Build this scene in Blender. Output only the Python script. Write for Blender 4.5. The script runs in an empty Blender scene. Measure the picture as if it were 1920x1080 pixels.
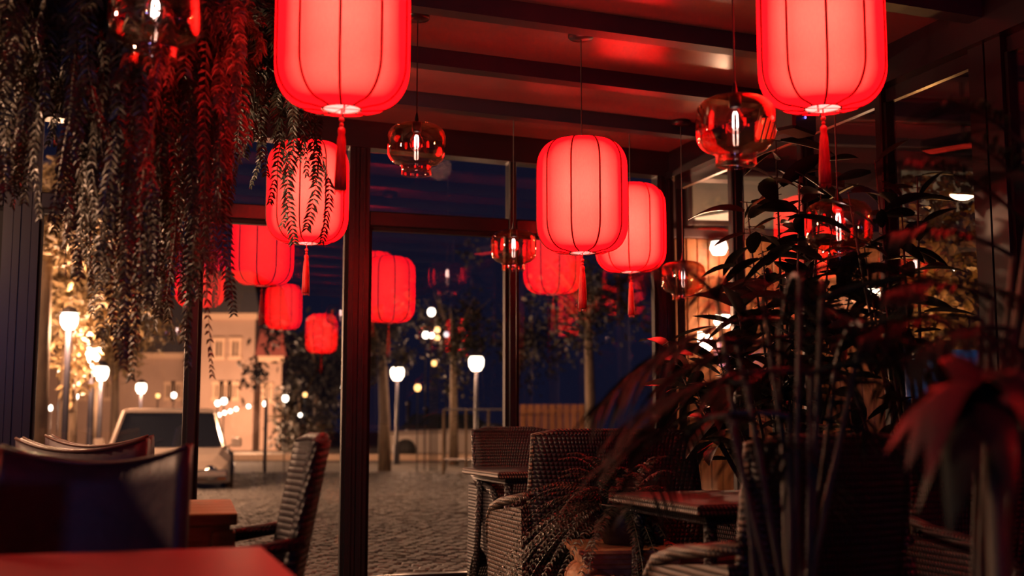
import bpy, math, random
from mathutils import Vector, Matrix, Euler
random.seed(7)
sc = bpy.context.scene
COL = sc.collection
PI = math.pi
R_ = random.Random(11)

# ------------------------------------------------------------------ camera
F = 2190.0; CAMZ = 1.02; PITCH = math.atan(250 / F)
cd = bpy.data.cameras.new('camera'); cam = bpy.data.objects.new('camera', cd); COL.objects.link(cam)
cd.sensor_width = 36; cd.lens = 36 * F / 1920
cam.location = (0, 0, CAMZ); cam.rotation_euler = (PI / 2 + PITCH, 0, 0)
cd.dof.use_dof = True; cd.dof.focus_distance = 5.3; cd.dof.aperture_fstop = 1.9
cd.clip_start = .05; cd.clip_end = 400
sc.camera = cam
# ------------------------------------------------------------------ sky, exposure
w = bpy.data.worlds.new('night_sky'); sc.world = w; w.use_nodes = True
bg = w.node_tree.nodes['Background']; bg.inputs[0].default_value = (.32, .33, 1, 1); bg.inputs[1].default_value = .0155
sc.view_settings.view_transform = 'Standard'; sc.view_settings.look = 'None'
sc.view_settings.exposure = 0; sc.view_settings.gamma = 1; sc.view_settings.use_curve_mapping = False
sc.cycles.transparent_max_bounces = 32; sc.cycles.max_bounces = 8; sc.cycles.sample_clamp_indirect = 6
sc.cycles.caustics_reflective = False; sc.cycles.caustics_refractive = False

def lamp(name, loc, power, col, r=.1):
    l = bpy.data.lights.new(name, 'POINT'); l.energy = power; l.color = col; l.shadow_soft_size = r
    o = bpy.data.objects.new(name, l); o.location = loc; COL.objects.link(o); return o
WARM = (1, .52, .29); AMBER = (1, .42, .12)

YAW = math.radians(18.5); CS, SN = math.cos(YAW), math.sin(YAW)
def at(u, v, D):
    """point on the ray of photo pixel (u,v) at forward distance D"""
    x, y, z = (u - 960) / F, 1.0, -(v - 540) / F
    yy = y * math.cos(PITCH) - z * math.sin(PITCH); zz = y * math.sin(PITCH) + z * math.cos(PITCH)
    return Vector((x / yy * D, D, CAMZ + zz / yy * D))
def atz(u, v, z):
    p = at(u, v, 1.0); t = (z - CAMZ) / (p.z - CAMZ); return Vector((p.x * t, t, z))
def RM(a, b, z=0): return Vector((a * CS - b * SN, a * SN + b * CS, z))
def AB(p): return (p.x * CS + p.y * SN, -p.x * SN + p.y * CS)

# ------------------------------------------------------------------ materials
MATS = {}
def mat(name, col=(.5, .5, .5), rough=.5, metal=0, emit=None, es=0, spec=.5, noise=None, bump=None, coat=0):
    if name in MATS: return MATS[name]
    m = bpy.data.materials.new(name); m.use_nodes = True; nt = m.node_tree; b = nt.nodes['Principled BSDF']
    b.inputs['Base Color'].default_value = (*col, 1); b.inputs['Roughness'].default_value = rough
    b.inputs['Metallic'].default_value = metal; b.inputs['Specular IOR Level'].default_value = spec
    b.inputs['Coat Weight'].default_value = coat
    if emit: b.inputs['Emission Color'].default_value = (*emit, 1); b.inputs['Emission Strength'].default_value = es
    if noise:                                           # (scale, second colour, detail)
        n = nt.nodes.new('ShaderNodeTexNoise'); n.inputs['Scale'].default_value = noise[0]; n.inputs['Detail'].default_value = 5
        tc = nt.nodes.new('ShaderNodeTexCoord'); mp = nt.nodes.new('ShaderNodeMapping')
        if len(noise) > 2: mp.inputs['Scale'].default_value = noise[2]
        nt.links.new(tc.outputs['Object'], mp.inputs[0]); nt.links.new(mp.outputs[0], n.inputs['Vector'])
        r = nt.nodes.new('ShaderNodeValToRGB'); r.color_ramp.elements[0].position = .35; r.color_ramp.elements[1].position = .68
        r.color_ramp.elements[0].color = (*col, 1); r.color_ramp.elements[1].color = (*noise[1], 1)
        nt.links.new(n.outputs['Fac'], r.inputs[0]); nt.links.new(r.outputs[0], b.inputs['Base Color'])
        if bump:
            bp = nt.nodes.new('ShaderNodeBump'); bp.inputs['Strength'].default_value = bump; bp.inputs['Distance'].default_value = .01
            nt.links.new(n.outputs['Fac'], bp.inputs['Height']); nt.links.new(bp.outputs[0], b.inputs['Normal'])
    MATS[name] = m; return m

def wicker(name, col, hi, pitch=.015, rough=.5):
    m = bpy.data.materials.new(name); m.use_nodes = True; nt = m.node_tree; N = nt.nodes; L = nt.links; b = N['Principled BSDF']
    tc = N.new('ShaderNodeTexCoord'); sp = N.new('ShaderNodeSeparateXYZ'); L.new(tc.outputs['Object'], sp.inputs[0])
    def mth(op, a, c=None):
        n = N.new('ShaderNodeMath'); n.operation = op
        for i, v in enumerate((a, c)):
            if v is None: continue
            if isinstance(v, (int, float)): n.inputs[i].default_value = v
            else: L.new(v, n.inputs[i])
        return n.outputs[0]
    k = PI / pitch
    xy = mth('MULTIPLY', mth('ADD', sp.outputs[0], sp.outputs[1]), k); zz = mth('MULTIPLY', sp.outputs[2], k * .8)
    # basket weave: strands alternate over and under
    h = mth('ABSOLUTE', mth('MULTIPLY', mth('SINE', mth('ADD', xy, mth('MULTIPLY', zz, .5))), mth('SINE', mth('SUBTRACT', mth('MULTIPLY', zz, 1.0), mth('MULTIPLY', xy, .0)))))
    h = mth('ADD', mth('MULTIPLY', h, .85), mth('MULTIPLY', mth('ABSOLUTE', mth('SINE', xy)), .12))
    r = N.new('ShaderNodeValToRGB'); L.new(h, r.inputs[0]); r.color_ramp.elements[0].color = (*col, 1); r.color_ramp.elements[1].color = (*hi, 1)
    r.color_ramp.elements[0].position = .25; r.color_ramp.elements[1].position = .85
    L.new(r.outputs[0], b.inputs['Base Color']); b.inputs['Roughness'].default_value = rough
    bp = N.new('ShaderNodeBump'); bp.inputs['Strength'].default_value = 1; bp.inputs['Distance'].default_value = .006
    L.new(h, bp.inputs['Height']); L.new(bp.outputs[0], b.inputs['Normal'])
    MATS[name] = m; return m

def glassmat(name, ior, tint=(1, 1, 1), edge=None, rough=0):
    m = bpy.data.materials.new(name); m.use_nodes = True; nt = m.node_tree; N = nt.nodes; L = nt.links
    for n in list(N): N.remove(n)
    out = N.new('ShaderNodeOutputMaterial'); mx = N.new('ShaderNodeMixShader'); tr = N.new('ShaderNodeBsdfTransparent')
    gl = N.new('ShaderNodeBsdfGlossy'); gl.inputs['Roughness'].default_value = rough; fr = N.new('ShaderNodeFresnel')
    ge = N.new('ShaderNodeNewGeometry'); mi = N.new('ShaderNodeMix')                     # same reflectance from both faces of the thin pane
    mi.inputs[2].default_value = ior; mi.inputs[3].default_value = 1 / ior; L.new(ge.outputs['Backfacing'], mi.inputs[0]); L.new(mi.outputs[0], fr.inputs[0])
    tr.inputs[0].default_value = (*tint, 1); gl.inputs[0].default_value = (1, .88, .84, 1)
    if edge:                                            # glass thickens optically toward grazing views: Beer tint
        lw = N.new('ShaderNodeLayerWeight'); lw.inputs[0].default_value = .35
        mc = N.new('ShaderNodeMix'); mc.data_type = 'RGBA'; L.new(lw.outputs['Facing'], mc.inputs['Factor'])
        mc.inputs['A'].default_value = (*tint, 1); mc.inputs['B'].default_value = (*edge, 1); L.new(mc.outputs['Result'], tr.inputs[0])
    L.new(fr.outputs[0], mx.inputs[0]); L.new(tr.outputs[0], mx.inputs[1]); L.new(gl.outputs[0], mx.inputs[2]); L.new(mx.outputs[0], out.inputs[0])
    MATS[name] = m; return m

def silkmat(name, e):
    """red lantern fabric: translucent weave around the bulb, plus a red glow added to the cloth"""
    m = bpy.data.materials.new(name); m.use_nodes = True; nt = m.node_tree; N = nt.nodes; L = nt.links
    for n in list(N): N.remove(n)
    out = N.new('ShaderNodeOutputMaterial'); ad = N.new('ShaderNodeAddShader'); ad2 = N.new('ShaderNodeAddShader')
    tr = N.new('ShaderNodeBsdfTranslucent'); em = N.new('ShaderNodeEmission'); df = N.new('ShaderNodeBsdfDiffuse')
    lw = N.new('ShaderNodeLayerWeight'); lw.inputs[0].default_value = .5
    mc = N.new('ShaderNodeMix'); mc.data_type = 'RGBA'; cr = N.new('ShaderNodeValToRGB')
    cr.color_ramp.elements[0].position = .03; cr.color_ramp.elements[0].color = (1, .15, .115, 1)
    cr.color_ramp.elements[1].position = .50; cr.color_ramp.elements[1].color = (.85, .004, .008, 1)  # paler centre, deeper red rim: bulb light graded into the colour
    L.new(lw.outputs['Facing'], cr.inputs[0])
    tc = N.new('ShaderNodeTexCoord'); mp = N.new('ShaderNodeMapping'); mp.inputs['Scale'].default_value = (160, 160, 26)
    nz = N.new('ShaderNodeTexNoise'); nz.inputs['Scale'].default_value = 2; nz.inputs['Detail'].default_value = 3
    L.new(tc.outputs['Object'], mp.inputs[0]); L.new(mp.outputs[0], nz.inputs['Vector'])
    mr = N.new('ShaderNodeMapRange'); mr.inputs['To Min'].default_value = .8; mr.inputs['To Max'].default_value = 1.2; L.new(nz.outputs['Fac'], mr.inputs[0])
    vm = N.new('ShaderNodeVectorMath'); vm.operation = 'SCALE'; L.new(cr.outputs[0], vm.inputs[0]); L.new(mr.outputs[0], vm.inputs['Scale'])
    L.new(vm.outputs[0], tr.inputs[0])
    em.inputs[0].default_value = (1, .003, .007, 1); em.inputs[1].default_value = e  # even red glow added, standing in for bulb light bouncing inside
    ge = N.new('ShaderNodeNewGeometry'); mi = N.new('ShaderNodeMix'); mi.data_type = 'RGBA'      # white lining on the inside
    mi.inputs['A'].default_value = (.25, .01, .01, 1); mi.inputs['B'].default_value = (.92, .90, .88, 1)
    L.new(ge.outputs['Backfacing'], mi.inputs['Factor']); L.new(mi.outputs['Result'], df.inputs[0])
    L.new(tr.outputs[0], ad.inputs[0]); L.new(em.outputs[0], ad.inputs[1]); L.new(ad.outputs[0], ad2.inputs[0]); L.new(df.outputs[0], ad2.inputs[1]); L.new(ad2.outputs[0], out.inputs[0])
    MATS[name] = m; return m

frame_m = mat('painted_frame', (.011, .008, .012), .28, .0, spec=.42)
sash_m = mat('sash_paint', (.008, .007, .010), .6, spec=.15)
rafter_m = mat('rafter_paint', (.018, .024, .040), .4, spec=.4)
ceil_m = mat('ceiling_panel', (.22, .22, .21), .22, spec=.4, noise=(3, (.25, .25, .23)))
floor_m = mat('floor_tile', (.05, .04, .035), .35, noise=(6, (.08, .065, .05)))
ground_m = mat('paving_bed', (.05, .042, .034), .8, noise=(1.2, (.12, .10, .08)), bump=.4)
cobble_m = mat('cobble_granite', (.075, .07, .066), .6, noise=(9, (.15, .135, .12)), bump=.5)
black_m = mat('black_metal', (.015, .015, .022), .35, spec=.5)
cord_m = mat('cord', (.03, .015, .015), .5)
steel_m = mat('steel_ring', (.5, .45, .42), .25, .9)
silk_m = silkmat('lantern_silk', 1.25)
rib_m = mat('lantern_rib', (.16, .004, .006), .6)
tass_m = mat('tassel_silk', (.75, .012, .015), .55, noise=(60, (.45, .006, .01), (6, 6, .5)))
bulb_m = mat('lantern_bulb', (.9, .9, .9), .5, emit=(1, .80, .68), es=29)
fil_m = mat('filament', (1, 1, 1), .5, emit=(1, .85, .9), es=15)
pane_m = glassmat('window_glass', 1.85)
pend_m = glassmat('amber_glass', 1.8, (.985, .92, .86), (.90, .50, .28))
bulbglass_m = glassmat('bulb_glass', 1.7, (.97, .93, .92), (.75, .45, .42))
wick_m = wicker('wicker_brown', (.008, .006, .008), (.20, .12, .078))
wick_shaded = wicker('wicker_shaded', (.008, .007, .011), (.036, .022, .026))  # shaded copy of the brown wicker: unlit backs and tops darkened in colour
leather_m = mat('oxblood_leather', (.045, .026, .036), .5, noise=(30, (.055, .032, .042)), bump=.15)
piping_m = mat('leather_piping', (.10, .045, .035), .35)
lacquer_m = mat('red_lacquer', (.26, .004, .009), .4, spec=.3, noise=(4, (.22, .004, .008)))
wood_m = mat('oak_wood', (.34, .17, .07), .45, noise=(14, (.22, .10, .04), (1, 7, 7)))
terra_m = mat('terracotta', (.72, .34, .16), .6, noise=(22, (.42, .16, .08)), bump=.6)
pot_m = mat('dark_pot', (.05, .032, .026), .5, noise=(8, (.08, .05, .035)))
fern_m = mat('fern_leaf', (.050, .042, .028), .36, spec=.5, noise=(25, (.12, .088, .055)))
fernd_m = mat('fern_leaf_dark', (.022, .030, .026), .38, spec=.45, noise=(25, (.055, .060, .042)))
leaf_m = mat('glossy_leaf', (.012, .014, .013), .33, spec=.4, noise=(18, (.02, .024, .018)))
palm_m = mat('palm_leaf', (.012, .015, .016), .45, spec=.35, noise=(18, (.024, .026, .020)))
redleaf_m = mat('red_leaf', (.12, .014, .020), .36, noise=(12, (.04, .018, .02)))
stem_m = mat('stem', (.055, .042, .03), .65)
bark_m = mat('bark', (.20, .14, .09), .8, noise=(14, (.10, .07, .045), (1, 1, .2)), bump=.5)
tree_m = mat('tree_leaf', (.20, .14, .065), .55, noise=(5, (.34, .24, .12)))
treed_m = mat('tree_leaf_dark', (.018, .018, .014), .6, noise=(5, (.05, .042, .028)))
wallp_m = mat('plaster_peach', (.46, .32, .25), .85, noise=(.6, (.38, .26, .20)))
trim_m = mat('plaster_trim', (.66, .46, .32), .8)
roof_m = mat('dark_roof', (.03, .026, .03), .7)
rroof_m = mat('red_roof', (.20, .04, .03), .7)
win_m = mat('dark_window', (.015, .015, .02), .15)
plank_m = mat('cabin_plank', (.42, .17, .06), .5, noise=(5, (.26, .095, .035), (6, 6, .7)))
darkwood_m = mat('dark_timber', (.06, .03, .03), .5)
carp_m = mat('car_paint', (.36, .29, .24), .3, .1, coat=.6)
rubber_m = mat('rubber', (.015, .015, .015), .7)
glassd_m = mat('car_glass', (.012, .014, .018), .06, spec=.9)
orange_m = mat('indicator_orange', (.8, .25, .03), .25)
chrome_m = mat('chrome', (.7, .7, .7), .1, 1)
globe_m = mat('lamp_globe', (1, 1, 1), .5, emit=(1, .80, .58), es=9)
gold_m = mat('warm_bulb', (1, 1, 1), .5, emit=(1, .50, .14), es=3.0)
white_m = mat('white_bulb', (1, 1, 1), .5, emit=(1, .86, .70), es=7)
cool_m = mat('cool_bulb', (1, 1, 1), .5, emit=(.75, .85, 1), es=1.3)
blue_m = mat('blue_glow', (.01, .03, .08), .4, emit=(.010, .07, .26), es=.22)
led_m = mat('blue_led', (.02, .02, .2), .4, emit=(.15, .12, 1), es=3)
frost_m = mat('lit_window', (.28, .22, .15), .6, noise=(2.5, (.10, .085, .06)), emit=(.22, .15, .085), es=.35)
frosth_m = mat('reveal_glow', (.8, .65, .5), .6, emit=(1, .68, .42), es=.9)  # glows by emission: the warm light on the window's lower edge is painted in
cush_m = mat('dark_cushion', (.03, .018, .022), .7)
wax_m = mat('candle_glass', (.5, .32, .2), .2)

# ------------------------------------------------------------------ mesh helper
class MB:
    def __init__(s): s.v = []; s.f = []; s.sm = False
    def box(s, x0, x1, y0, y1, z0, z1):
        n = len(s.v); s.v += [(x, y, z) for z in (z0, z1) for y in (y0, y1) for x in (x0, x1)]
        s.f += [tuple(n + i for i in q) for q in ((0, 2, 3, 1), (4, 5, 7, 6), (0, 1, 5, 4), (2, 6, 7, 3), (0, 4, 6, 2), (1, 3, 7, 5))]; return s
    def bbox(s, x0, x1, y0, y1, z0, z1, c=.008):
        """box with chamfered vertical/top edges"""
        r = min(c, (x1 - x0) / 3, (y1 - y0) / 3, (z1 - z0) / 3)
        def ring(i, z): return [(x0 + i, y0 + r, z), (x0 + r, y0 + i, z), (x1 - r, y0 + i, z), (x1 - i, y0 + r, z), (x1 - i, y1 - r, z), (x1 - r, y1 - i, z), (x0 + r, y1 - i, z), (x0 + i, y1 - r, z)]
        s.rings([ring(r * .7, z0), ring(0, z0 + r), ring(0, z1 - r), ring(r * .7, z1)], cap=True); return s
    def rings(s, rs, cap=False, closed=True):
        n0 = len(s.v); m = len(rs[0])
        for r in rs: s.v += [tuple(p) for p in r]
        for i in range(len(rs) - 1):
            for j in range(m if closed else m - 1):
                a = n0 + i * m + j; b = n0 + i * m + (j + 1) % m
                s.f.append((a, b, b + m, a + m))
        if cap:
            s.f.append(tuple(n0 + j for j in range(m))[::-1]); s.f.append(tuple(n0 + (len(rs) - 1) * m + j for j in range(m)))
        return s
    def tube(s, pts, r, n=6, cap=True):
        pts = [Vector(p) for p in pts]; rs = []
        rr = r if isinstance(r, (list, tuple)) else [r] * len(pts)
        prev = None
        for i, p in enumerate(pts):
            d = (pts[min(i + 1, len(pts) - 1)] - pts[max(i - 1, 0)]).normalized()
            if prev is None:
                ref = Vector((0, 0, 1)) if abs(d.z) < .9 else Vector((1, 0, 0)); u = d.cross(ref).normalized()
            else: u = (prev - d * prev.dot(d)).normalized()
            prev = u; v = d.cross(u)
            rs.append([p + (u * math.cos(2 * PI * k / n) + v * math.sin(2 * PI * k / n)) * rr[i] for k in range(n)])
        return s.rings(rs, cap)
    def lathe(s, prof, n=24, c=(0, 0, 0), cap=False):
        return s.rings([[(c[0] + r * math.cos(2 * PI * k / n), c[1] + r * math.sin(2 * PI * k / n), c[2] + z) for k in range(n)] for r, z in prof], cap)
    def ball(s, c, r, n=10, m=6, sz=1):
        return s.lathe([(max(r * math.sin(PI * i / m), r * .02), -r * sz * math.cos(PI * i / m)) for i in range(m + 1)], n, c, True)
    def prism(s, poly, fn, d0, d1):
        n = len(s.v); k = len(poly)
        s.v += [tuple(fn(p[0], p[1], d0)) for p in poly] + [tuple(fn(p[0], p[1], d1)) for p in poly]
        s.f.append(tuple(range(n, n + k))); s.f.append(tuple(range(n + 2 * k - 1, n + k - 1, -1)))
        for i in range(k): j = (i + 1) % k; s.f.append((n + i, n + k + i, n + k + j, n + j))
        return s
    def blade(s, p, d, nrm, L, W, n=3, droop=0., fold=.25, shape=None):
        """leaf blade from p along d: two strips folded along the midrib"""
        d = d.normalized(); side = d.cross(nrm)
        if side.length < 1e-4: side = d.orthogonal()
        side.normalize(); up = side.cross(d).normalized(); n0 = len(s.v)
        for i in range(n + 1):
            t = i / n; wd = (shape(t) if shape else math.sin(PI * min(1, t * .92 + .08)) ** .8) * W / 2
            if i == n: wd = 0
            c = p + d * (L * t) + Vector((0, 0, -droop * L * t * t))
            lift = up * (wd * fold)
            s.v += [tuple(c - side * wd + lift), tuple(c), tuple(c + side * wd + lift)]
        for i in range(n):
            a = n0 + i * 3; s.f += [(a, a + 1, a + 4, a + 3), (a + 1, a + 2, a + 5, a + 4)]
        return s
    def mesh(s, name, m, smooth=None):
        me = bpy.data.meshes.new(name); me.from_pydata(s.v, [], s.f); me.materials.append(m)
        sm = s.sm if smooth is None else smooth
        if sm: me.polygons.foreach_set('use_smooth', [True] * len(me.polygons))
        me.update(); return me
    def build(s, name, m, parent=None, smooth=None, loc=None, rot=None):
        o = bpy.data.objects.new(name, s.mesh(name, m, smooth)); COL.objects.link(o)
        if parent: o.parent = parent
        if loc is not None: o.location = loc
        if rot is not None: o.rotation_euler = rot
        return o

def thing(name, label, cat, loc=(0, 0, 0), rz=0, group=None):
    o = bpy.data.objects.new(name, None); o.empty_display_size = .1; COL.objects.link(o); o.location = loc; o.rotation_euler = (0, 0, rz)
    return tag(o, label, cat, group)
def tag(o, label, cat, group=None, kind=None):
    if label: o['label'] = label
    if cat: o['category'] = cat
    if group: o['group'] = group
    if kind: o['kind'] = kind
    return o
def dup(root, loc, rz, label, group=None):
    def cp(o, par):
        c = o.copy(); COL.objects.link(c)
        if par: c.parent = par
        for ch in o.children: cp(ch, c)
        return c
    r = cp(root, None); r.location = loc; r.rotation_euler = (0, 0, rz); r['label'] = label
    if group: r['group'] = group
    return r
def S(o): o['kind'] = 'structure'; return o

# ------------------------------------------------------------------ room shell (local axes a, b = room axes)
CEIL = 2.87; WB = 7.1; WR = 3.52; WL = -2.2; BF = -3.0
def zc(a): return CEIL - .022 * (a - 2.3)
ROT = (0, 0, YAW)
o = S(MB().box(WL, WR + .1, BF, WB + .08, -.06, 0).build('floor', floor_m, rot=ROT))
ceil = S(MB().prism([(WL, zc(WL) + .12), (WR + .1, zc(WR) + .12), (WR + .1, zc(WR) + .05), (WL, zc(WL) + .05)], lambda x, y, d: (x, d, y), BF, WB + .1).build('ceiling', black_m, rot=ROT))
fronts = [WB - .775 * i for i in range(1, 13)]
edges = [WB] + fronts
for i, b in enumerate(edges):
    b0 = edges[i + 1] if i + 1 < len(edges) else BF
    MB().prism([(WL, zc(WL) + .05), (WR + .1, zc(WR) + .05), (WR + .1, zc(WR)), (WL, zc(WL))], lambda x, y, d: (x, d, y), b0 + .09, b - .002).build('ceiling_panel', ceil_m, ceil)
    if i: MB().prism([(WL, zc(WL) + .05), (WR + .1, zc(WR) + .05), (WR + .1, zc(WR) - .085), (WL, zc(WL) - .085)], lambda x, y, d: (x, d, y), b, b + .088).build('rafter', rafter_m, ceil)

TR = 2.275   # transom height
wall = S(MB().prism([(WL, zc(WL) + .04), (WR + .1, zc(WR) + .04), (WR + .1, zc(WR) - .17), (WL, zc(WL) - .17)], lambda x, y, d: (x, d, y), WB - .03, WB + .1).build('wall_back', frame_m, rot=ROT))
def post(parent, a, b, wd, dp, z1, axis='a'):
    m = MB(); h = wd / 2
    if axis == 'a':
        if wd > .1:
            m.box(a - h, a - .004, b - dp / 2, b + dp / 2, 0, z1); m.box(a + .004, a + h, b - dp / 2, b + dp / 2, 0, z1); m.box(a - h * .9, a + h * .9, b - dp / 2 + .012, b + dp / 2, 0, z1)
            m.box(a - h * .55, a - h * .45, b - dp / 2 - .006, b - dp / 2, 0, z1); m.box(a + h * .45, a + h * .55, b - dp / 2 - .006, b - dp / 2, 0, z1)
        else: m.bbox(a - h, a + h, b - dp / 2, b + dp / 2, 0, z1, .006)
    else:
        if wd > .1:
            m.box(a - dp / 2, a + dp / 2, b - h, b - .006, 0, z1); m.box(a - dp / 2, a + dp / 2, b + .006, b + h, 0, z1); m.box(a - dp / 2 + .012, a + dp / 2, b - h * .9, b + h * .9, 0, z1)
        else: m.bbox(a - dp / 2, a + dp / 2, b - h, b + h, 0, z1, .006)
    return m.build('post', frame_m, parent)
pa = [(-2.15, .1), (-1.35, .05), (-.565, .19), (.40, .05), (1.372, .128), (2.378, .05), (3.47, .12)]
for a, wd in pa: post(wall, a, WB + .03, wd, .09, zc(a) - .1)
for (a0, w0), (a1, w1) in zip(pa, pa[1:]):
    x0, x1 = a0 + w0 / 2, a1 - w1 / 2
    MB().bbox(x0, x1, WB - .01, WB + .07, TR - .045, TR + .05, .008).build('transom', frame_m, wall)
    MB().bbox(x0, x1, WB - .005, WB + .065, 0, .09, .008).build('bottom_rail', frame_m, wall)
    # slender sash frame, then the pane
    sash = MB(); sash.box(x0, x0 + .022, WB + .005, WB + .055, .09, TR - .045); sash.box(x1 - .022, x1, WB + .005, WB + .055, .09, TR - .045); sash.box(x0, x1, WB + .005, WB + .055, TR - .07, TR - .045)
    sash.build('sash_frame', sash_m, wall)
    MB().box(x0 + .02, x1 - .02, WB + .026, WB + .034, .09, TR - .065).build('window_pane', pane_m, wall)
    MB().box(x0, x1, WB + .026, WB + .034, TR + .05, zc(x1) - .165).build('upper_pane', pane_m, wall)
wr = S(MB().box(WR - .03, WR + .1, BF, WB, zc(WR) - .14, zc(WR) + .04).build('wall_right', frame_m, rot=ROT))
MB().box(WR - .05, WR + .02, BF, WB, zc(WR) - .19, zc(WR) - .14).build('header_lip', frame_m, wr)
MB().box(WR + .02, WR + .05, BF, WB - .02, zc(WR) - .26, zc(WR) - .14).build('top_rail', frame_m, wr)
pb = [(6.27, .05), (5.49, .05), (4.78, .05), (4.02, .20), (3.2, .05), (2.4, .05), (1.6, .05), (.8, .19), (-.8, .05), (-2.9, .12)]
for b, wd in pb: post(wr, WR + .03, b, wd, .09, zc(WR) - .1, 'b')
pbb = [(WB, .12)] + pb
for (b1, w1), (b0, w0) in zip(pbb, pbb[1:]):
    y0, y1 = b0 + w0 / 2, b1 - w1 / 2
    MB().box(WR + .026, WR + .034, y0, y1, .09, zc(WR) - .25).build('window_pane', pane_m, wr)
    MB().bbox(WR - .005, WR + .065, y0, y1, 0, .09).build('bottom_rail', frame_m, wr)
    s_ = MB(); s_.box(WR + .005, WR + .055, y0, y0 + .018, .09, zc(WR) - .26); s_.box(WR + .005, WR + .055, y1 - .018, y1, .09, zc(WR) - .26); s_.build('sash_frame', sash_m, wr)
wl = S(MB().box(WL - .1, WL + .03, BF, WB, zc(WL) - .17, zc(WL) + .04).build('wall_left', frame_m, rot=ROT))
for i in range(8):
    b = BF + .1 + i * 1.42; post(wl, WL - .03, b, .08, .09, zc(WL) - .1, 'b')
    if i < 7: MB().box(WL - .034, WL - .026, b + .04, b + 1.38, .0, zc(WL) - .17).build('window_pane', pane_m, wl)

# ------------------------------------------------------------------ red lanterns
LR, LH = .215, .27
def lprof(n=9):
    c = .11; pts = [(.064, -LH), (.075, -LH + .001)]
    for i in range(n + 1):
        t = PI / 2 * i / n; pts.append((LR - c + c * math.sin(t) ** .9, -LH + .006 + c * 1.15 * (1 - math.cos(t))))
    low = pts
    up = [(r, -z) for r, z in reversed(low)]
    mid = [(LR * 1.004, z) for z in (-.08, 0, .08)]
    return low + mid + up
PROF = lprof(); NP = 10; SEG = 60
def lobe(th): return 1 - .022 * (1 - abs(math.sin(NP / 2 * th))) ** 2
def make_lantern(label, loc, rz, group):
    t = thing('red_lantern', label, 'lantern', loc, rz, group)
    sh = MB(); sh.rings([[(r * lobe(2 * PI * k / SEG) * math.cos(2 * PI * k / SEG), r * lobe(2 * PI * k / SEG) * math.sin(2 * PI * k / SEG), z) for k in range(SEG)] for r, z in PROF])
    sh.build('shade', silk_m, t, True)
    rm = MB()
    rm.tube([(r * .981 + .001, 0, z) for r, z in PROF], .0043, 5); me = rm.mesh('rib', rib_m, True)
    for k in range(NP):
        o = bpy.data.objects.new('rib', me); COL.objects.link(o); o.parent = t; o.rotation_euler = (0, 0, 2 * PI * k / NP)
    for s in (-1, 1):
        rg = MB(); rg.tube([(.062 * math.cos(2 * PI * k / 24), .062 * math.sin(2 * PI * k / 24), s * LH) for k in range(25)], .0035, 6, False)
        rg.tube([(-.06, .01, s * LH), (.06, -.01, s * LH)], .0016, 5); rg.tube([(.01, -.06, s * LH), (-.01, .06, s * LH)], .0016, 5)
        rg.build('top_ring' if s > 0 else 'bottom_ring', steel_m, t, True)
    MB().ball((0, 0, 0), .042, 14, 8, 1.25).build('bulb', bulb_m, t, True)
    MB().lathe([(.02, .05), (.022, .06), (.022, .12), (.008, .13)], 12, cap=True).build('socket', black_m, t, True)
    MB().tube([(0, 0, .12), (0, 0, zc(AB(Vector(loc))[0]) - loc[2])], .0032, 6).build('cord', cord_m, t)
    top = zc(AB(Vector(loc))[0]) - loc[2]
    MB().lathe([(.012, top - .04), (.055, top - .034), (.062, top - .026), (.062, top - .001)], 24, cap=True).build('canopy', black_m, t, True)
    ts = MB(); z = -LH
    ts.tube([(0, 0, z), (0, 0, z - .03)], .003, 6)
    ts.ball((0, 0, z - .036), .009, 10, 6); ts.ball((0, 0, z - .052), .007, 10, 6)
    ts.lathe([(.006, z - .06), (.011, z - .066), (.0125, z - .075), (.010, z - .085), (.0135, z - .10), (.017, z - .15), (.020, z - .22), (.021, z - .262), (.019, z - .263)], 14, cap=True)
    tb = ts.build('tassel', tass_m, t, True)
    fr = MB()
    for k in range(22):
        a = 2 * PI * k / 22; r = .0195 * (.5 + .5 * R_.random())
        fr.tube([(r * math.cos(a), r * math.sin(a), z - .255), (r * 1.05 * math.cos(a + .1), r * 1.05 * math.sin(a + .1), z - .27 - R_.random() * .008)], .0012, 3)
    fr.build('fringe', tass_m, tb)
    return t
LAN = []
def lan(u, vbot, D, rz, label, group='red lanterns hanging in the terrace'):
    p = at(u, vbot, D); p.z += LH; LAN.append(make_lantern(label, p, rz, group))
lan(641, 204, 3.65, .42, 'large red fabric lantern left of centre at the top edge, nearest on the left')
lan(1543, 203, 3.91, .14, 'large red fabric lantern at the top right above the palm leaves')
lan(1092, 474, 5.43, .02, 'red fabric lantern in the middle, whole from top to tassel, overlapping the one behind')
lan(575, 456, 6.08, .30, 'red fabric lantern on the left with dark fern fronds hanging across its front')
lan(1183, 510, 7.05, .16, 'red fabric lantern partly hidden behind the middle lantern')
LG = 'red lanterns seen only as reflections in the glass'
for a, b, z, r, lb in ((1.78, .5, 2.35, .3, 'red lantern behind the viewer, mirrored in the glass under the larger mirror images'), (2.57, -1.56, 2.2, .1, 'red lantern behind the viewer, the smallest mirror image beside the thick post')):
    p = RM(a, b, z); LAN.append(make_lantern(lb, p, r, LG))

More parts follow.
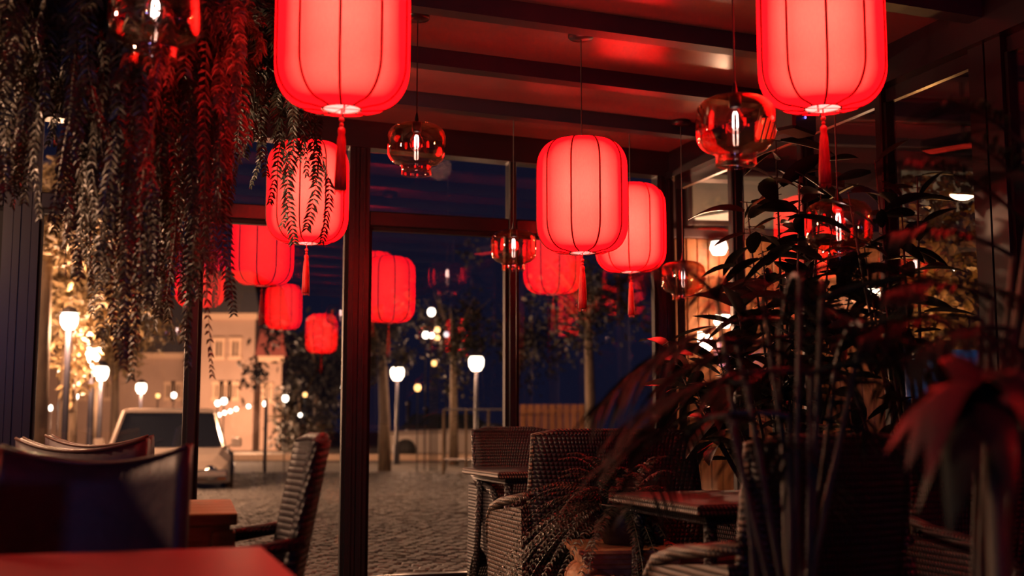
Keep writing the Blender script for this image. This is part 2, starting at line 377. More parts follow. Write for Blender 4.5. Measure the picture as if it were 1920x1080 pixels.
# ------------------------------------------------------------------ glass pendants
def make_pendant(loc, label, rz=0):
    t = thing('glass_pendant', label, 'pendant lamp', loc, rz, 'clear amber glass pendant lamps')
    top = zc(AB(Vector(loc))[0]) - loc[2]
    pr = [(.020, .098), (.060, .096), (.090, .090), (.112, .079), (.126, .062), (.1325, .040), (.133, 0), (.133, -.035), (.129, -.055), (.118, -.072), (.100, -.086), (.080, -.094), (.071, -.098), (.068, -.106), (.068, -.130), (.070, -.137)]
    inn = [(r - .0035, z - (.003 if z > 0 else -.001)) for r, z in reversed(pr)]
    MB().rings([[(r * math.cos(2 * PI * k / 40), r * math.sin(2 * PI * k / 40), z) for k in range(40)] for r, z in pr + inn]).build('glass_shade', pend_m, t, True)
    MB().lathe([(.004, .15), (.006, .14), (.010, .112), (.021, .098), (.021, .062), (.017, .060)], 16, cap=True).build('socket', black_m, t, True)
    b = MB().lathe([(.013, .060), (.016, .050), (.028, .030), (.032, .012), (.029, -.008), (.018, -.024), (.004, -.030)], 20).build('bulb', bulbglass_m, t, True)
    f = MB()
    for k in range(4):
        x, y = .009 * math.cos(k * PI / 2 + .6), .009 * math.sin(k * PI / 2 + .6)
        f.tube([(x * .5, y * .5, .045), (x, y, .036), (x * 1.15, y * 1.15, -.006)], .0023, 5)
    f.build('filament', fil_m, b)
    MB().tube([(0, 0, .14), (0, 0, top)], .0032, 6).build('cord', cord_m, t)
    MB().lathe([(.012, top - .035), (.05, top - .03), (.056, top - .022), (.056, top - .001)], 24, cap=True).build('canopy', black_m, t, True)
    return t
for u, v, D, lb in ((291, 28, 3.3, 'clear amber glass pendant lamp at the upper left in front of the hanging fern'),
                    (781, 272, 5.22, 'clear glass pendant lamp between the top left lantern and the middle lantern'),
                    (1379, 235, 3.85, 'clear amber glass pendant lamp just left of the top right lantern'),
                    (1572, 422, 4.6, 'clear glass pendant lamp hanging among the dark leaves below the top right lantern tassel'),
                    (963, 463, 6.75, 'small clear glass pendant lamp in front of the thin central post'),
                    (1281, 520, 7.0, 'small clear glass pendant lamp in the back right corner near the timber house')):
    make_pendant(at(u, v, D), lb)
make_pendant(RM(.6, .3, 2.05), 'clear glass pendant lamp out of frame behind the viewer')

# ------------------------------------------------------------------ device under the header with cable
p = at(1492, 225, 5.0)
t = thing('speaker', 'small black loudspeaker with blue light under the header behind the top right lantern', 'speaker', p, YAW + .5)
MB().bbox(-.10, .10, -.05, .05, -.06, .05, .012).build('cabinet', black_m, t)
MB().ball((-.01, -.052, .0), .006, 8, 5).build('indicator_light', led_m, t)
MB().tube([(.06, 0, .045), (.12, 0, .05), (.15, 0, 0), (.12, 0, -.05), (.09, 0, -.055)], .003, 5).build('cable', steel_m, t, True)
MB().tube([(0, .0, .05), (0, 0, zc(3) - p.z - .0)], .010, 8).build('bracket', black_m, t)
p = at(1440, 240, 5.6)
t = thing('infrared_heater', 'red glowing strip heater tilted under the right header behind the amber pendant', 'heater', p, YAW + 1.1)
hm = mat('heater_glow', (.5, .02, .01), .4, emit=(1, .04, .02), es=1.3)
MB().bbox(-.22, .22, -.05, .05, 0, .06, .01).build('housing', black_m, t)
for k in range(4): MB().bbox(-.20, .20, -.046 + k * .024, -.030 + k * .024, -.008, .0, .003).build('heating_bar', hm, t)
MB().tube([(0, 0, .06), (0, 0, zc(3) - p.z)], .010, 8).build('bracket', black_m, t)

# ------------------------------------------------------------------ furniture
def curved_slab(x0, x1, zf0, zf1, yf, th, n=10, m=6, edge=0):
    """slab curved in plan: yf(x01,z01) gives the front y; zf0/zf1 give the lower and upper edge"""
    M = MB(); rows = []
    for side in (0, 1):
        for j in range(m + 1):
            row = []
            for i in range(n + 1):
                s = i / n; q = j / m; x = x0 + (x1 - x0) * s; z = zf0(s) + (zf1(s) - zf0(s)) * q
                row.append((x, yf(s, q) + (th if side else 0), z))
            rows.append(row)
    W = n + 1; base = 0
    for r in rows: M.v += r
    def idx(side, j, i): return side * (m + 1) * W + j * W + i
    for j in range(m):
        for i in range(n):
            M.f.append((idx(0, j, i), idx(0, j, i + 1), idx(0, j + 1, i + 1), idx(0, j + 1, i)))
            M.f.append((idx(1, j, i), idx(1, j + 1, i), idx(1, j + 1, i + 1), idx(1, j, i + 1)))
    for j in range(m):
        M.f.append((idx(0, j, 0), idx(0, j + 1, 0), idx(1, j + 1, 0), idx(1, j, 0))); M.f.append((idx(0, j, n), idx(1, j, n), idx(1, j + 1, n), idx(0, j + 1, n)))
    for i in range(n):
        M.f.append((idx(0, 0, i), idx(1, 0, i), idx(1, 0, i + 1), idx(0, 0, i + 1))); M.f.append((idx(0, m, i), idx(0, m, i + 1), idx(1, m, i + 1), idx(1, m, i)))
    return M

def make_wicker_chair(label, loc, rz, wm, group='woven wicker armchairs'):
    t = thing('wicker_armchair', label, 'chair', loc, rz, group)      # faces +y; back at -y
    W = .275
    yb = lambda s, q: -.20 - .105 * q - .05 * (1 - (2 * s - 1) ** 2)
    curved_slab(-W + .03, W - .03, lambda s: .40, lambda s: .955 + .012 * math.cos(PI * (s - .5)), yb, .035).build('backrest', wick_shaded, t, True)
    pts = [(-W + .03, -.185, .42)] + [(-W + .03, -.185 - .105 * q, .40 + .56 * q) for q in (.5, 1)] + [(x, -.285 - .05 * (1 - (x / (W - .03)) ** 2), .972) for x in (-.15, 0, .15)] + [(W - .03, -.185 - .105 * q, .40 + .56 * q) for q in (1, .5, 0)]
    MB().tube(pts, .017, 7).build('rim', wm, t, True)
    for s in (-1, 1):
        poly = [(-.27, 0), (-.25, .0), (-.21, .14), (-.13, .25), (0, .29), (.12, .25), (.20, .14), (.23, 0), (.25, 0), (.25, .57), (.20, .60), (0, .625), (-.24, .65)]
        MB().prism(poly, lambda x, y, d: (d, x, y), s * W - .014, s * W + .014).build('side_panel', wm, t)
        MB().tube([(s * (W - .02), -.26, .70), (s * W, -.12, .675), (s * W, .08, .65), (s * W, .21, .615), (s * W, .27, .56), (s * W, .265, .44)], [.018, .02, .022, .022, .02, .016], 8).build('armrest', wm, t, True)
    MB().bbox(-W + .016, W - .016, -.22, .25, .33, .40, .012).build('seat', wm, t)
    MB().bbox(-W + .04, W - .04, -.19, .24, .40, .455, .025).build('seat_cushion', cush_m, t)
    poly = [(-W + .016, .33), (-W + .016, .16), (-.16, .24), (0, .27), (.16, .24), (W - .016, .16), (W - .016, .33)]
    MB().prism(poly, lambda x, y, d: (x, d, y), .225, .245).build('front_apron', wm, t)
    MB().prism(poly[:1] + [(-W + .016, .05), (-.12, .10), (.12, .10), (W - .016, .05)] + poly[-1:], lambda x, y, d: (x, d, y), -.235, -.215).build('rear_apron', wm, t)
    return t
def make_wicker_table(label, a0, a1, b0, b1, wm):
    c = RM((a0 + a1) / 2, (b0 + b1) / 2); t = thing('wicker_table', label, 'table', c, YAW, 'woven wicker tables')
    x, y = (a1 - a0) / 2, (b1 - b0) / 2
    MB().bbox(-x + .008, x - .008, -y + .008, y - .008, .712, .75, .006).build('tabletop', wick_shaded, t)
    e_ = MB(); e_.bbox(-x, x, -y, -y + .014, .715, .747, .005); e_.bbox(-x, x, y - .014, y, .715, .747, .005); e_.bbox(-x, -x + .014, -y, y, .715, .747, .005); e_.bbox(x - .014, x, -y, y, .715, .747, .005); e_.build('edge_band', wm, t)  # band in lighter wicker puts the lit table edge into the colour
    MB().bbox(-x + .06, x - .06, -y + .06, y - .06, .68, .715, .004).build('apron', wick_shaded, t)
    for sx in (-1, 1):
        for sy in (-1, 1):
            MB().tube([(sx * (x - .09), sy * (y - .09), .69), (sx * (x - .06), sy * (y - .06), 0)], [.024, .018], 8).build('leg', wick_shaded, t, True)
    return t
n1 = AB(atz(925, 884, .75)); A1, B1 = n1[0], 6.02
n2 = AB(atz(1140, 923, .75)); A2, B2 = n2[0], n2[1] - .74

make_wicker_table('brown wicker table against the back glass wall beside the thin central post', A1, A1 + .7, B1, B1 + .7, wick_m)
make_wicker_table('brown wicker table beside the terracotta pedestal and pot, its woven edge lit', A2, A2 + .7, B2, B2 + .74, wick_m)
make_wicker_table('wicker table in the lower right corner behind the red leaved plant', 2.45, 3.1, 2.0, 2.65, wick_shaded)
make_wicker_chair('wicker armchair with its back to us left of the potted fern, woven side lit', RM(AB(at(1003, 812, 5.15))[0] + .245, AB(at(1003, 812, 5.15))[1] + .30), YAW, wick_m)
make_wicker_chair('wicker armchair facing us behind the far table against the back glass', RM(A1 + .39, 6.68), YAW + PI, wick_shaded)
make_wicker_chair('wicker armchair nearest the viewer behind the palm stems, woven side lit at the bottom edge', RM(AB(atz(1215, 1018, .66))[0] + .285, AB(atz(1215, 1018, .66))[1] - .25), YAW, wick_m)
make_wicker_chair('wicker armchair facing us beyond the table by the terracotta pedestal', RM(A2 + .50, B2 + 1.12), YAW + PI + .1, wick_shaded)
make_wicker_chair('wicker armchair by the right glass wall behind the red leaved plant', RM(2.75, 3.05), YAW + PI, wick_shaded)
make_wicker_chair('wicker armchair left of centre seen side on, leaning back, facing the wooden table', RM(.235, 3.46), YAW + PI / 2 - .06, wick_shaded)

def make_leather_chair(label, loc, rz):
    t = thing('leather_chair', label, 'chair', loc, rz, 'dark red leather chairs on the left')   # faces +y
    yb = lambda s, q: -.21 - .05 * q - .055 * (1 - (2 * s - 1) ** 2)
    zt = lambda s: .915 + .045 * (2 * s - 1) ** 2
    curved_slab(-.235, .235, lambda s: .40, zt, yb, .06, 14, 8).build('backrest', leather_m, t, True)
    P = [(-.235 + .47 * i / 14, yb(i / 14, 1) + .002, zt(i / 14)) for i in range(15)]
    MB().tube(P, .006, 6).build('piping', piping_m, t, True)
    MB().tube([(x, y + .056, z) for x, y, z in P], .006, 6).build('piping', piping_m, t, True)
    MB().bbox(-.24, .24, -.24, .25, .36, .48, .035).build('seat', leather_m, t)
    for sx in (-1, 1):
        for sy in (-1, 1):
            MB().tube([(sx * .19, sy * .19, .37), (sx * .20, sy * .22, 0)], [.024, .016], 6).build('leg', darkwood_m, t)
    return t
p = at(205, 850, 2.93); make_leather_chair('dark leather chair with broad back to us, frontmost behind the red table', (p.x - .02, p.y - .25, 0), PI + math.radians(3))
p = at(168, 830, 4.25); make_leather_chair('dark leather chair, second in the row, its curved top rim showing above the front chair', (p.x, p.y + .2, 0), math.radians(-3))
p = at(205, 815, 5.1); make_leather_chair('dark leather chair furthest back in the row, only its stitched top rim showing', (p.x, p.y + .2, 0), math.radians(-8))
p = at(-135, 865, 2.6); make_leather_chair('dark leather chair cut off by the left edge of the picture', (p.x - .1, p.y - .25, 0), PI - .2)

# near red table: rear right corner at (a,b)
pc = atz(492, 1024, .75); a1, b1 = AB(pc)
t = thing('red_table', 'glossy red table corner in the foreground at the bottom left', 'table', RM(a1 - .45, b1 - .4), YAW)
MB().bbox(-.45, .45, -.4, .4, .72, .75, .006).build('tabletop', lacquer_m, t)
MB().box(-.39, .39, -.34, .34, .64, .72).build('apron', darkwood_m, t)
for sx in (-1, 1):
    for sy in (-1, 1): MB().bbox(sx * .37 - .03, sx * .37 + .03, sy * .32 - .03, sy * .32 + .03, 0, .66).build('leg', darkwood_m, t)
# wooden table behind the leather chair
pf = atz(458, 961, .75); a1, b1 = AB(pf)
t = thing('wooden_table', 'warm brown wooden table with thick legs between the leather chair and the leaning wicker chair', 'table', RM(a1 - .27, b1 + .33), YAW - .06)
for k in range(5): MB().bbox(-.27, .27, -.33 + k * .132, -.33 + k * .132 + .129, .715, .75, .004).build('plank', wood_m, t)
MB().box(-.25, .25, -.31, .31, .62, .715).build('apron', wood_m, t)
for sx in (-1, 1):
    for sy in (-1, 1): MB().bbox(sx * .23 - .035, sx * .23 + .035, sy * .29 - .035, sy * .29 + .035, 0, .70).build('leg', wood_m, t)
MB().box(-.20, .20, -.27, .27, .50, .53).build('shelf', wood_m, t)

# ------------------------------------------------------------------ pedestal, pot, fern
pp = at(1168, 1020, 4.72); PZ = pp.z
t = thing('pedestal', 'terracotta ionic capital pedestal with scrolls under the potted fern', 'pedestal', (pp.x, pp.y, 0), YAW - .22)
sq = lambda r, z, k=.0: [(x * r * (1 - k * (abs(y) < 1)), y * r * (1 - k * (abs(x) < 1)), z) for x, y in ((-1, -1), (0, -1), (1, -1), (1, 0), (1, 1), (0, 1), (-1, 1), (-1, 0))]
MB().rings([sq(.17, PZ - .075), sq(.172, PZ - .062), sq(.185, PZ - .055), sq(.187, PZ - .04), sq(.197, PZ - .034), sq(.199, PZ - .022), sq(.213, PZ - .014), sq(.213, PZ - .002), sq(.205, PZ)], True).build('abacus', terra_m, t)
for sx in (-1, 1):
    for sy in (-1, 1):
        m = MB(); cx, cz = sx * .135, PZ - .15
        pts = []; rad = []
        for k in range(44):
            a = k / 43 * 2.35 * 2 * PI; r = .072 * (1 - k / 43 * .84)
            pts.append((cx + sx * r * math.sin(a), sy * (.165 + .012 * k / 43), cz + r * math.cos(a))); rad.append(.0125 * (1 - k / 60))
        m.tube(pts, rad, 6); m.ball((cx, sy * .18, cz), .015, 10, 6); m.build('scroll', terra_m, t, True)
    m = MB(); cx, cz = sx * .135, PZ - .15
    m.rings([[(cx + rr * math.cos(2 * PI * k / 20), yy, cz + rr * math.sin(2 * PI * k / 20)) for k in range(20)] for yy, rr in ((-.165, .072), (-.12, .070), (-.05, .052), (0, .048), (.05, .052), (.12, .070), (.165, .072))], True).build('volute_roll', terra_m, t, True)
m = MB(); m.bbox(-.14, .14, -.15, .15, PZ - .14, PZ - .07, .01)
for k in range(5):
    for sy in (-1, 1): m.ball((-.07 + k * .035, sy * .158, PZ - .115), .016, 8, 6, 1.3)
m.build('egg_moulding', terra_m, t, True)
fl = []
for z, r in ((0, .16), (.03, .16), (.04, .145), (.06, .15), (.075, .13), (PZ - .17, .118), (PZ - .15, .13)):
    fl.append([(r * (1 - (.05 if (k % 4 < 2 and .07 < z < PZ - .16) else 0)) * math.cos(2 * PI * k / 64), r * (1 - (.05 if (k % 4 < 2 and .07 < z < PZ - .16) else 0)) * math.sin(2 * PI * k / 64), z) for k in range(64)])
MB().rings(fl, True).build('column_shaft', terra_m, t)

def frond(path, m, pl=.035, pw=.011, n=30, taper=.75, up=Vector((0, 0, 1)), droop=.35, stemr=.0022, jit=.25, start=.08):
    """a fern frond: stem tube with pairs of pinnae"""
    M = MB(); pts = [Vector(p) for p in path]
    def ev(t):
        x = t * (len(pts) - 1); i = min(int(x), len(pts) - 2); f = x - i
        p0 = pts[max(i - 1, 0)]; p1 = pts[i]; p2 = pts[i + 1]; p3 = pts[min(i + 2, len(pts) - 1)]
        return .5 * ((2 * p1) + (p2 - p0) * f + (2 * p0 - 5 * p1 + 4 * p2 - p3) * f * f + (3 * p1 - p0 - 3 * p2 + p3) * f ** 3)
    sp = [ev(i / 14) for i in range(15)]
    M.tube(sp, [stemr * (1 - .7 * i / 14) for i in range(15)], 4)
    ang = R_.gauss(0, .7)
    for i in range(n):
        t = start + (1 - start) * (i + .5) / n; p = ev(t); d = (ev(min(1, t + .02)) - ev(max(0, t - .02))).normalized()
        sd = d.cross(up)
        if sd.length < .25:
            sd = Vector((math.cos(ang), math.sin(ang), 0)); sd = sd - d * sd.dot(d)
        sd.normalize(); nr = sd.cross(d).normalized()
        env = (min(1, t * 5 + .3)) * (1 - taper * max(0, t - .35) / .65) 
        for s in (-1, 1):
            dr = (sd * s + d * .35 + Vector((R_.uniform(-1, 1), R_.uniform(-1, 1), R_.uniform(-1, 1))) * jit).normalized()
            M.blade(p, dr, nr + Vector((R_.uniform(-.4, .4), R_.uniform(-.4, .4), 0)), pl * env, pw * (.5 + .5 * env), 2, droop, .3)
    return M

t = thing('potted_fern', 'dark potted fern with arching fronds on the terracotta pedestal', 'potted plant', (pp.x, pp.y, PZ), 0)
MB().lathe([(.06, 0), (.075, .004), (.088, .03), (.098, .07), (.097, .11), (.088, .14), (.092, .150), (.092, .158), (.084, .158), (.080, .13), (.01, .13)], 28, cap=True).build('pot', pot_m, t, True)
for k in range(84):
    a = R_.uniform(0, 2 * PI); L = R_.uniform(.32, .56); e = R_.uniform(.15, 1.25)
    if k < 22: a = PI + R_.uniform(-.7, .7); L = R_.uniform(.5, .62); e = R_.uniform(.1, .8)
    hx, hy = math.cos(a), math.sin(a); P = [Vector((hx * .03, hy * .03, .13))]
    for q in (.25, .5, .75, 1):
        rr = L * (q * math.cos(e) + .12 * q) * .95; zz = .13 + L * (math.sin(e) * q * 1.1 - (1.15 - .55 * math.sin(e)) * q * q * .95)
        P.append(Vector((hx * rr, hy * rr, zz)))
    frond(P, fernd_m, .033, .010, 34, .7, droop=.4).build('frond', fernd_m, t)

# hanging ferns at the upper left
def hang_fern(label, base, tips, leafm, group='hanging ferns', big=1):
    t = thing('hanging_fern', label, 'hanging plant', base, 0, group)
    MB().lathe([(.05, -.13), (.10, -.12), (.14, -.06), (.155, 0), (.165, 0), (.15, -.02), (.02, -.02)], 20, cap=True).build('basket', pot_m, t, True)
    for k in range(3):
        a = 2 * PI * k / 3 + .4
        MB().tube([(.155 * math.cos(a), .155 * math.sin(a), 0), (0, 0, zc(1) - base.z - .02)], .0025, 4).build('hanger_wire', black_m, t)
    for u, v, D in tips:
        tip = at(u, v, D) - base; h = Vector((tip.x, tip.y, 0)); r = h.length; hn = h.normalized() if r > .01 else Vector((1, 0, 0))
        top = Vector((0, 0, .06 + R_.uniform(0, .12)))
        jv = lambda a: Vector((R_.uniform(-a, a), R_.uniform(-a, a), 0))
        P = [hn * .04, hn * min(.16, r * .45) + top, h * .75 + top * .7 + Vector((0, 0, min(0, tip.z * .12))) + jv(.04), h * .97 + Vector((0, 0, tip.z * .38)) + jv(.05), h * 1.0 + Vector((0, 0, tip.z * .7)) + jv(.045), tip]
        L = sum((P[i + 1] - P[i]).length for i in range(5))
        frond(P, leafm, R_.uniform(.036, .056) * big, .0145 * big, int(min(80, max(22, L / .0165))), .6, droop=.6, jit=.34, stemr=.0026, start=.06).build('frond', leafm, t)
    return t
def env(x):
    K = [(-60, 420), (0, 380), (40, 400), (70, 430), (110, 520), (150, 610), (200, 680), (240, 715), (290, 640), (330, 640), (380, 590), (420, 560), (445, 420), (470, 300)]
    for (x0, y0), (x1, y1) in zip(K, K[1:]):
        if x <= x1: return y0 + (y1 - y0) * (x - x0) / (x1 - x0)
    return 300
tipsA = []; tipsB = []
for k in range(150):
    u = R_.uniform(-70, 300); v = env(u) * R_.uniform(.3, 1.0); tipsA.append((u, v, R_.uniform(3.35, 4.0)))
for k in range(80): tipsA.append((R_.uniform(-60, 330), R_.uniform(-30, 190), R_.uniform(3.3, 3.9)))
tipsA += [(245, 712, 3.45), (232, 690, 3.4), (262, 640, 3.5)]
for k in range(95):
    u = R_.uniform(250, 440); v = env(u) * R_.uniform(.35, 1.0); tipsB.append((u, v, R_.uniform(3.7, 4.4)))
for k in range(25): tipsB.append((R_.uniform(260, 480), R_.uniform(-30, 150), R_.uniform(3.7, 4.4)))
tipsB += [(398, 706, 3.7), (352, 690, 3.8), (345, 640, 3.75), (438, 590, 3.9), (430, 560, 3.85)]
tipsC = [(506, 380, 5.0), (530, 425, 5.0), (552, 455, 5.0), (574, 430, 5.05), (604, 456, 5.1), (590, 340, 5.1), (530, 330, 4.9), (575, 330, 5.1), (500, 330, 4.9), (470, 350, 5.0), (560, 300, 5.0), (450, 290, 4.9), (480, 260, 4.9), (555, 230, 4.9), (450, 170, 4.9), (480, 200, 4.8), (510, 260, 4.9), (430, 380, 4.9)]
for k in range(60): 
    u = R_.uniform(370, 550); tipsC.append((u, R_.uniform(60, 300) * (1 if u < 500 else .85), R_.uniform(4.7, 5.3)))
hang_fern('huge hanging fern filling the upper left corner, long fronds drooping past the window transom', at(140, 15, 3.62), tipsA, fern_m)
hang_fern('hanging fern behind the amber pendant, fronds drooping to the thin left mullion', at(335, 30, 4.05), tipsB, fern_m)
hang_fern('hanging fern whose dark frond tips cross the left red lantern', at(465, 75, 5.0), tipsC, fernd_m, big=1.25)

# ------------------------------------------------------------------ right-hand plants
def leafmesh(L, W, m, droop=.2, n=6, fold=.35):
    M = MB(); M.blade(Vector((0, 0, 0)), Vector((1, 0, 0)), Vector((0, 0, 1)), L, W, n, droop, fold); M.tube([(-.03, 0, 0), (0, 0, 0)], .0016, 4); return M.mesh('leaf', m, True)
def place_leaf(me, par, p, yaw, pitch, roll, sc_):
    o = bpy.data.objects.new('leaf', me); COL.objects.link(o); o.parent = par; o.location = p
    o.rotation_euler = Euler((roll, pitch, yaw)); o.scale = (sc_,) * 3
def pot(par, r, h, m=None):
    MB().lathe([(r * .7, 0), (r * .74, .005), (r * .95, h * .8), (r, h * .85), (r, h), (r * .92, h), (r * .9, h * .88), (.01, h * .88)], 24, cap=True).build('planter', m or pot_m, par, True)
LM = [leafmesh(.15, .055, leaf_m, .15), leafmesh(.18, .06, leaf_m, .35), leafmesh(.12, .048, leaf_m, .05)]
def leafy_plant(name, label, u, D, stems, leaves, zlo, zsp):
    p = at(u, 900, D); t = thing(name, label, 'plant', (p.x, p.y, 0), 0)
    pot(t, .17, .32)
    for (us, vs) in stems:
        tip = at(us, vs, D + R_.uniform(-.5, .05)) - Vector((p.x, p.y, 0))
        mid = Vector((tip.x * .35, tip.y * .35, tip.z * .5)); P = [Vector((R_.uniform(-.05, .05), R_.uniform(-.05, .05), .28)), mid, Vector((tip.x * .8, tip.y * .8, tip.z * .82)), tip]
        MB().tube(P, [.011, .009, .006, .003], 5).build('stem', stem_m, t, True)
        for k in range(leaves):
            q = 1 - (k / leaves) ** .9 * zsp; i = min(int(q * 3), 2); f = q * 3 - i; c = P[i].lerp(P[i + 1], f)
            yaw = k * 2.4 + R_.uniform(-.5, .5)
            place_leaf(R_.choice(LM), t, c + Vector((math.cos(yaw), math.sin(yaw), 0)) * .02, yaw, R_.uniform(-.65, .55), R_.uniform(-.6, .6), R_.uniform(.85, 1.4) * (1.25 if D > 5 else 1))
    return t
leafy_plant('rubber_plant', 'tall dark glossy leaved plant below the amber pendant and right lantern', 1477, 5.5,
            [(1455, 265), (1400, 380), (1500, 330), (1430, 470), (1545, 300), (1380, 560), (1480, 560), (1340, 640), (1560, 430), (1530, 620), (1290, 690), (1440, 660), (1600, 520), (1250, 640)], 19, 0, .55)
leafy_plant('rubber_plant', 'leafy dark plant around the glass pendant by the right glass wall', 1725, 4.78,
            [(1640, 300), (1590, 360), (1690, 380), (1620, 460), (1720, 330), (1660, 560), (1560, 600)], 15, 0, .5)

def palm_frond(base, tip, rise, nl, ll, lw, m, par, name='frond'):
    d = tip - base; P = [base, base + d * .35 + Vector((0, 0, rise)), base + d * .7 + Vector((0, 0, rise * .9)), tip]
    M = MB()
    def ev(t): 
        return ((1 - t) ** 3) * P[0] + 3 * (1 - t) ** 2 * t * P[1] + 3 * (1 - t) * t * t * P[2] + t ** 3 * P[3]
    M.tube([ev(i / 12) for i in range(13)], [.0065 * (1 - .8 * i / 12) for i in range(13)], 5)
    for i in range(nl):
        t = .32 + .66 * i / nl; p = ev(t); dd = (ev(min(1, t + .02)) - ev(t - .02)).normalized(); sd = dd.cross(Vector((0, 0, 1)))
        if sd.length < .1: sd = Vector((1, 0, 0))
        sd.normalize()
        for s in (-1, 1):
            M.blade(p, (sd * s + dd * 1.0 + Vector((0, 0, R_.uniform(-.2, .25)))), Vector((0, 0, 1)), ll * (1 - .45 * abs(t - .55) / .45) * R_.uniform(.85, 1.1), lw, 4, .35, .3)
    return M.build(name, m, par)
p0 = at(1490, 1080, 2.45); root = Vector((p0.x, p0.y + .1, 0))
t = thing('bamboo_palm', 'bamboo palm in the right foreground, bundle of thin blurred canes rising from the bottom edge', 'plant', root, 0)
pot(t, .18, .30)
canes = [(1380, 640), (1400, 720), (1345, 560), (1460, 600), (1500, 520), (1540, 560), (1575, 640), (1430, 560), (1600, 720), (1520, 700), (1620, 610), (1365, 780), (1480, 780)]
for i, (u, v) in enumerate(canes):
    tip = at(u, v, 2.45 + R_.uniform(-.15, .2)) - root; b = Vector((R_.uniform(-.07, .07), R_.uniform(-.06, .06), .27))
    mid = b.lerp(tip, .5) + Vector((-(tip.x) * .18, 0, 0)); MB().tube([b, b.lerp(mid, .5) + Vector((-tip.x * .04, 0, 0)), mid, tip], [.0095, .009, .0075, .005], 6).build('cane', stem_m, t, True)
    for k in range(2):
        yw = R_.uniform(0, 2 * PI) if i % 3 else (PI if k else 0) + R_.uniform(-.5, .5)
        L = R_.uniform(.32, .5); e = tip + Vector((math.cos(yw) * L, math.sin(yw) * L * .6, R_.uniform(-.22, .02)))
        palm_frond(tip, e, .07, 11, .17, .011, palm_m, t)
p0 = at(1815, 1000, 2.2); root = Vector((p0.x, p0.y, 0))
t = thing('areca_palm', 'areca palm at the right edge, long blurred leaflets slanting across the glass', 'plant', root, 0)
pot(t, .18, .3)
for (u0, v0, u1, v1, D) in ((1860, 560, 1640, 560, 2.3), (1900, 480, 1660, 440, 2.4), (1930, 420, 1690, 300, 2.4), (1960, 400, 1800, 260, 2.5), (1900, 620, 1690, 680, 2.2), (1990, 380, 1880, 330, 2.3), (1840, 600, 1600, 640, 2.4), (1950, 300, 1760, 190, 2.6)):
    b = at(u0, v0, D) - root; e = at(u1, v1, D - .1) - root
    MB().tube([Vector((R_.uniform(-.05, .05), 0, .27)), Vector((b.x * .4, b.y * .5, b.z * .6)), b], [.009, .008, .006], 6).build('cane', stem_m, t, True)
    palm_frond(b, e, .04, 12, .16, .012, palm_m, t)
# red-leaved plant
p0 = at(1870, 1000, 1.75); root = Vector((p0.x, p0.y, 0))
t = thing('cordyline', 'plant with broad arching red and green leaves in the lower right corner', 'plant', root, 0)
pot(t, .15, .45)
MB().tube([(0, 0, .40), (.0, .0, at(1850, 800, 1.75).z - .04)], [.02, .014], 7).build('stem', stem_m, t, True)
hub = at(1835, 775, 1.75) - root
for i, (u, v, D, m) in enumerate(((1660, 850, 1.72, redleaf_m), (1700, 880, 1.65, redleaf_m), (1740, 900, 1.6, redleaf_m), (1690, 800, 1.85, redleaf_m), (1985, 790, 1.7, redleaf_m), (1960, 860, 1.6, leaf_m), (1800, 960, 1.55, leaf_m), (1900, 950, 1.55, leaf_m), (1760, 760, 2.0, redleaf_m), (1880, 740, 2.0, redleaf_m), (1935, 900, 1.7, leaf_m), (1780, 1010, 1.65, leaf_m), (1720, 960, 1.75, leaf_m), (2000, 940, 1.75, leaf_m))):
    e = at(u, v, D) - root; d = e - hub; M = MB(); n = 8; pts = []
    for q in range(n + 1):
        f = q / n; c = hub + d * f + Vector((0, 0, .055 * math.sin(PI * f) * (1 + .3 * (i % 3)))); pts.append(c)
    sd = d.cross(Vector((0, 0, 1))).normalized(); n0 = 0
    for q, c in enumerate(pts):
        f = q / n; wd = .027 * math.sin(PI * min(1, f * .86 + .12)) ** .9 if q < n else .001
        M.v += [tuple(c - sd * wd + Vector((0, 0, -wd * .35))), tuple(c), tuple(c + sd * wd + Vector((0, 0, -wd * .35)))]
    for q in range(n): a = q * 3; M.f += [(a, a + 1, a + 4, a + 3), (a + 1, a + 2, a + 5, a + 4)]
    M.build('leaf', m, t, True)
# candle glass on the corner table
c = RM(2.62, 2.3, .75)
t = thing('candle_holder', 'small glass candle holder on the lower right wicker table', 'candle', c, 0)
MB().lathe([(.03, 0), (.036, .004), (.038, .09), (.035, .09), (.033, .01), (.01, .01)], 18, cap=True).build('glass', wax_m, t, True)
MB().lathe([(.028, .011), (.028, .05), (.004, .05)], 14, cap=True).build('candle', trim_m, t, True)

